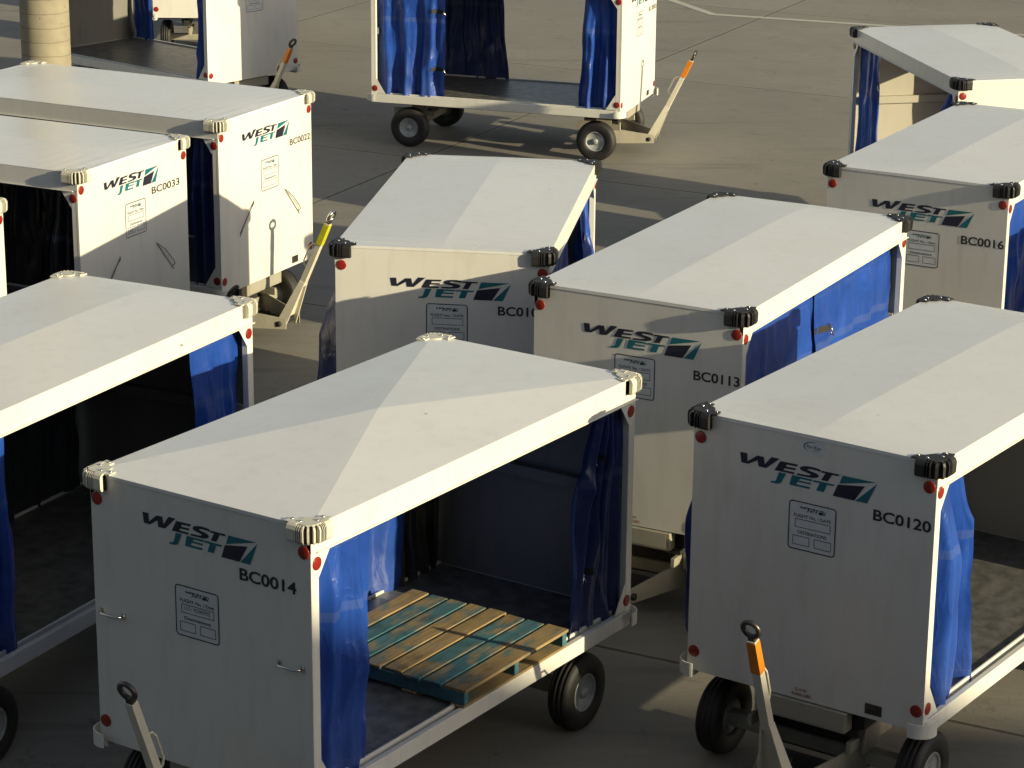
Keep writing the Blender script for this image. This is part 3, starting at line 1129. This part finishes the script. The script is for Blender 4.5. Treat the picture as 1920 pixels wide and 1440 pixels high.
cart('C', (2.5841, 15.1549, -2.178), NEW, "white baggage cart numbered BC0120 at front right, round maker sticker above its logo", False, dict(
    logo=(-.025, 1.975), num=("BC0120", .401, 1.818, .758, .067, .020), placard=(-.134, 1.830, True), red=True, sticker=True, ring=(2.175, 1.27), sleeve='orange',
    rf=dict(w=(.46, .66, .70), folds=1.5, amp=.11, seed=21, jag=.06, hem=-.005, out=.05), lf=dict(w=(.52, .56, .60), seed=22, outf=.21, outc=.14, mat='navyv'), lb=dict(w=(.50, .52, .56), seed=23)))  # front-left bunch: shade put into its darker colour
cart('D', (-.3044, 19.5691, -1.708), NEW, "white baggage cart whose number BC010 is cut off by the corner of BC0113", False, dict(
    logo=(.066, 1.935), num=("BC0108", .413, 1.759, .762, .069, .020), placard=(-.112, 1.828, True), red=True,
    rb=dict(w=(.55, .6, .7), seed=31, flare=.10, straps=[(1.75, .05)]), rf=drawn(33), lf=drawn(32, outf=.27, outc=.24, mat='navyv'), lb=drawn(34, out=.10)))  # front-left curtain navy, its shade is in the colour
cart('E', (4.0299, 21.8874, -2.0874), NEW, "white baggage cart numbered BC0016 at the right edge, black bumpers, curtain drawn", False, dict(
    logo=(.063, 1.926), num=("BC0016", .403, 1.722, .766, .072, .020), placard=(-.085, 1.784, False),
    rf=drawn(41), rb=drawn(42, amp=.03), lf=drawn(43), lb=drawn(44)))
cart('N', (6.93, 20.24, -2.0874), NEW, "white baggage cart standing outside the picture to the right of BC0016", False, dict(rf=drawn(131), rb=drawn(132), lf=drawn(133), lb=drawn(134)))
cart('F', (4.7209, 26.3617, -1.3606), NEW, "white baggage cart in the top right corner, open side showing its sunlit inner wall", False, dict(
    lb=dict(w=(.62, .62, .66), folds=3, seed=51, straps=S2), lf=dict(w=(.35, .85, 1.1), folds=3, seed=52), rf=dict(w=(.4, .4, .4), seed=53), rb=dict(w=(.74, .75, .78), seed=54)))
cart('G', (-3.1579, 15.6671, -2.0404), OLDN, "white baggage cart at the left edge, open side and back corner in view, no lettering", True, dict(
    rb=dict(w=(.58, .52, .60), folds=2.2, amp=.05, seed=61, straps=[(1.35, .05)]), rf=dict(w=(.56, .56, .54), folds=2.5, seed=62), lf=drawn(63, mat='blackv'), lb=drawn(64, mat='blackv')))  # left curtains coloured black to paint the dark interior
cart('H', (-3.71, 24.0413, -.464), OLD, "white baggage cart numbered BC0022, sunlit front panel, yellow green tow bar sleeve", True, dict(
    logo=(.0, 1.943, .93), num=("BC0022", .406, 1.760, .771, .060, .012), placard=(-.101, 1.717, False), hooks=True, sleeve='lime', dark_ring=False,
    lf=dict(w=(.24, .24, .24), folds=2, amp=.04, seed=71, mat='navyv'), rf=drawn(72, mat='navyv'), lb=dict(w=(.3, .3, .3), seed=73, mat='navyv'), rb=drawn(74, mat='navyv')))
cart('I', (-4.6338, 21.9699, -.4563), OLD, "white baggage cart numbered BC0033 with a black side curtain", True, dict(
    logo=(-.03, 1.968, .92), num=("BC0033", .257, 1.803, .682, .062, .012), placard=(-.144, 1.797, False), hooks=True, scrawl2=True, sleeve='lime', ring=(2.565, 1.14),
    lf=dict(w=(.24, .34, .42), folds=2.5, amp=.05, seed=81, mat='blackv'), lb=dict(w=(.3, .3, .3), seed=82, mat='blackv'), rf=drawn(83, mat='blackv'), rb=drawn(84, mat='blackv')))
cart('J', (-5.763, 19.588, -.4563), OLD, "white baggage cart showing only one sunlit front corner at the left edge, beside BC0033", True, dict(
    lf=dict(w=(.3, .3, .3), seed=91), rf=drawn(92), rb=drawn(93)))
cart('K', (-4.5892, 34.2233, -.712), OLD, "white baggage cart behind the round concrete column, empty deck, orange tow bar sleeve", True, dict(
    placard=(-.12, 1.75, False), num=("BC0051", .40, 1.80, .75, .06, 0.0), logo=(.0, 1.96, .93), sleeve='orange', ring=(2.33, 1.14),
    lf=dict(w=(.17, .18, .22), folds=1.5, seed=101), rb=dict(w=(.36, .36, .38), seed=102, straps=S2), rf=dict(w=(.2, .2, .2), seed=103), lb=dict(w=(.2, .2, .2), seed=104)))
cart('L', (-.0077, 32.1403, -.3092), OLD, "white baggage cart alone at top centre, whole chassis and wheels in view, wide blue curtains", True, dict(
    logo=(.06, 1.90), num=("BC0085", .42, 1.68, .78, .060, 0.0), placard=(-.135, 1.745, False), sleeve='orange', ring=(2.31, 1.255),
    lb=dict(w=(.88, .88, .86), folds=3.2, amp=.06, seed=111, straps=S2, jag=.02), lf=dict(w=(.42, .46, .50), folds=2.2, amp=.06, seed=112, jag=.05, hem=.0),
    rb=dict(w=(1.14, 1.18, 1.24), folds=5, amp=.035, seed=113, mat='navyv'), rf=dict(w=(.25, .25, .25), seed=114)))
cart('M', (-4.50, 39.40, 1.5708), OLD, "white baggage cart farthest away, glimpsed through the open cart behind the column", True, dict(
    lf=dict(w=(.3, .3, .3), seed=121), lb=dict(w=(.3, .3, .3), seed=122)))


# ------------------------------------------------------------------ pallet on BC0014
def pallet(parent_pose, x0, x1, y0, y1, z):
    o = empty("wooden_pallet", (0, 0, 0), 0)
    base = Matrix.Translation((parent_pose[0], parent_pose[1], 0)) @ Matrix.Rotation(parent_pose[2], 4, 'Z')
    o.matrix_world = base @ Matrix.Translation(((x0 + x1) / 2, (y0 + y1) / 2, z))
    tag(o, "worn wooden pallet with flaking teal paint lying on the deck of cart BC0014", "pallet")
    hx, hy = (x1 - x0) / 2, (y1 - y0) / 2
    rng = random.Random(5)

    def plank(name, a, b, c, d, e, f, tone):
        mb = MB()
        mb.box(a, b, c, d, e, f, .003)
        me = mb.mesh(name, ['wood'])
        at = me.color_attributes.new("tone", 'FLOAT_COLOR', 'POINT')
        for q in at.data:
            q.color = (tone, 0, 0, 1)
        ob = part(name, me, o)
        return ob
    tones = [.41, .57, .54, .45, .40, .55, .58, .42]
    n = 8
    wds = [.126, .120, .124, .118, .124, .120, .122, .148]
    gap = (2 * hy - sum(wds)) / (n - 1)
    y = -hy
    for i in range(n):
        j = rng.uniform(-.012, .012)
        ob = plank("top_board", -hx + j, hx + j, y, y + wds[i], .098, .118, tones[i])
        ob.rotation_euler = (rng.uniform(-.01, .01), rng.uniform(-.003, .003), rng.uniform(-.006, .006))
        y += wds[i] + gap
    for x in (-hx + .03, 0, hx - .03):
        plank("stringer", x - .022, x + .022, -hy + .004, hy - .004, .0185, .0965, .80)
    for yy in (-hy + .05, -.18, .18, hy - .05):
        plank("bottom_board", -hx, hx, yy - .048, yy + .048, .0, .018, .40)
    return o


pallet((-.7689, 14.2258, -2.1590), -.875, .225, -.39, .765, .656)

# ------------------------------------------------------------------ ground, marking, column
MAT['ground'] = concrete_ground()
mb = MB()
mb.poly([(-250, -60, 0), (250, -60, 0), (250, 400, 0), (-250, 400, 0)])
g = part("ground", mb.mesh("ground", ['ground']), None)
tag(g, kind='structure')

MAT['line'] = paint("road_marking_paint", (0.50, 0.48, 0.40), 0.7, grime=(0.26, 0.24, 0.20), amount=1.6)
mb = MB()
pts = [Vector((1.85, 45.55, .004)), Vector((3.22, 42.19, .004)), Vector((9.5, 39.90, .004))]
w = .075
d0 = (pts[1] - pts[0]).normalized()
d1 = (pts[2] - pts[1]).normalized()
n0 = Vector((-d0.y, d0.x, 0))
n1 = Vector((-d1.y, d1.x, 0))
nm = (n0 + n1).normalized() / max(.3, (n0 + n1).normalized().dot(n0))
prs = [(pts[0] + n0 * w, pts[0] - n0 * w), (pts[1] + nm * w, pts[1] - nm * w), (pts[2] + n1 * w, pts[2] - n1 * w)]
for a, b in zip(prs[:-1], prs[1:]):
    mb.poly([a[0], a[1], b[1], b[0]])
bmesh.ops.recalc_face_normals(mb.bm, faces=list(mb.bm.faces))
pl_ = part("painted_line", mb.mesh("painted_line", ['line']), None)
tag(pl_, kind='structure')

MAT['column'] = column_mat()
mb = MB()
prof = [(.30, 0), (.30, .02), (.285, .03)] + [(.285, .03 + i * .4) for i in range(1, 24)]
mb.lathe(prof, (0, 0, 0), 'z', 48)
c = part("concrete_column", mb.mesh("concrete_column", ['column']), None, (-5.47, 30.0, 0))
tag(c, "round board marked concrete column standing at the top left, sunlit on its right", "column")

# ------------------------------------------------------------------ terminal the picture is taken from
MAT['wallc'] = plain("dark_precast_concrete", (0.10, 0.098, 0.09), 0.8, 0.0, 0.2, 1.5)
MAT['glass'] = plain("dark_window_glass", (0.015, 0.018, 0.02), 0.08, 0.0, 0.05)
term = empty("terminal_building", (25.8, -5.15, 0), math.radians(-7))
tag(term, "dark concrete terminal with window bands, behind the viewpoint and outside the picture", "building")
mb = MB()
for z0, z1 in ((0, 4.6), (8.2, 10.0)):
    mb.box(-85, 40, -18, 0, z0, z1)
for i in range(32):
    x = -84.6 + i * 4
    mb.box(x - .3, x + .3, -.8, -.05, 4.601, 8.199)
mb.box(-84.5, 39.5, -17.5, -1.2, 4.61, 8.19)
part("wall", mb.mesh("wall", ['wallc']), term)
mb = MB()
mb.box(-84.4, 39.4, -1.1, -1.05, 4.61, 8.19)
part("window_band", mb.mesh("window_band", ['glass']), term)
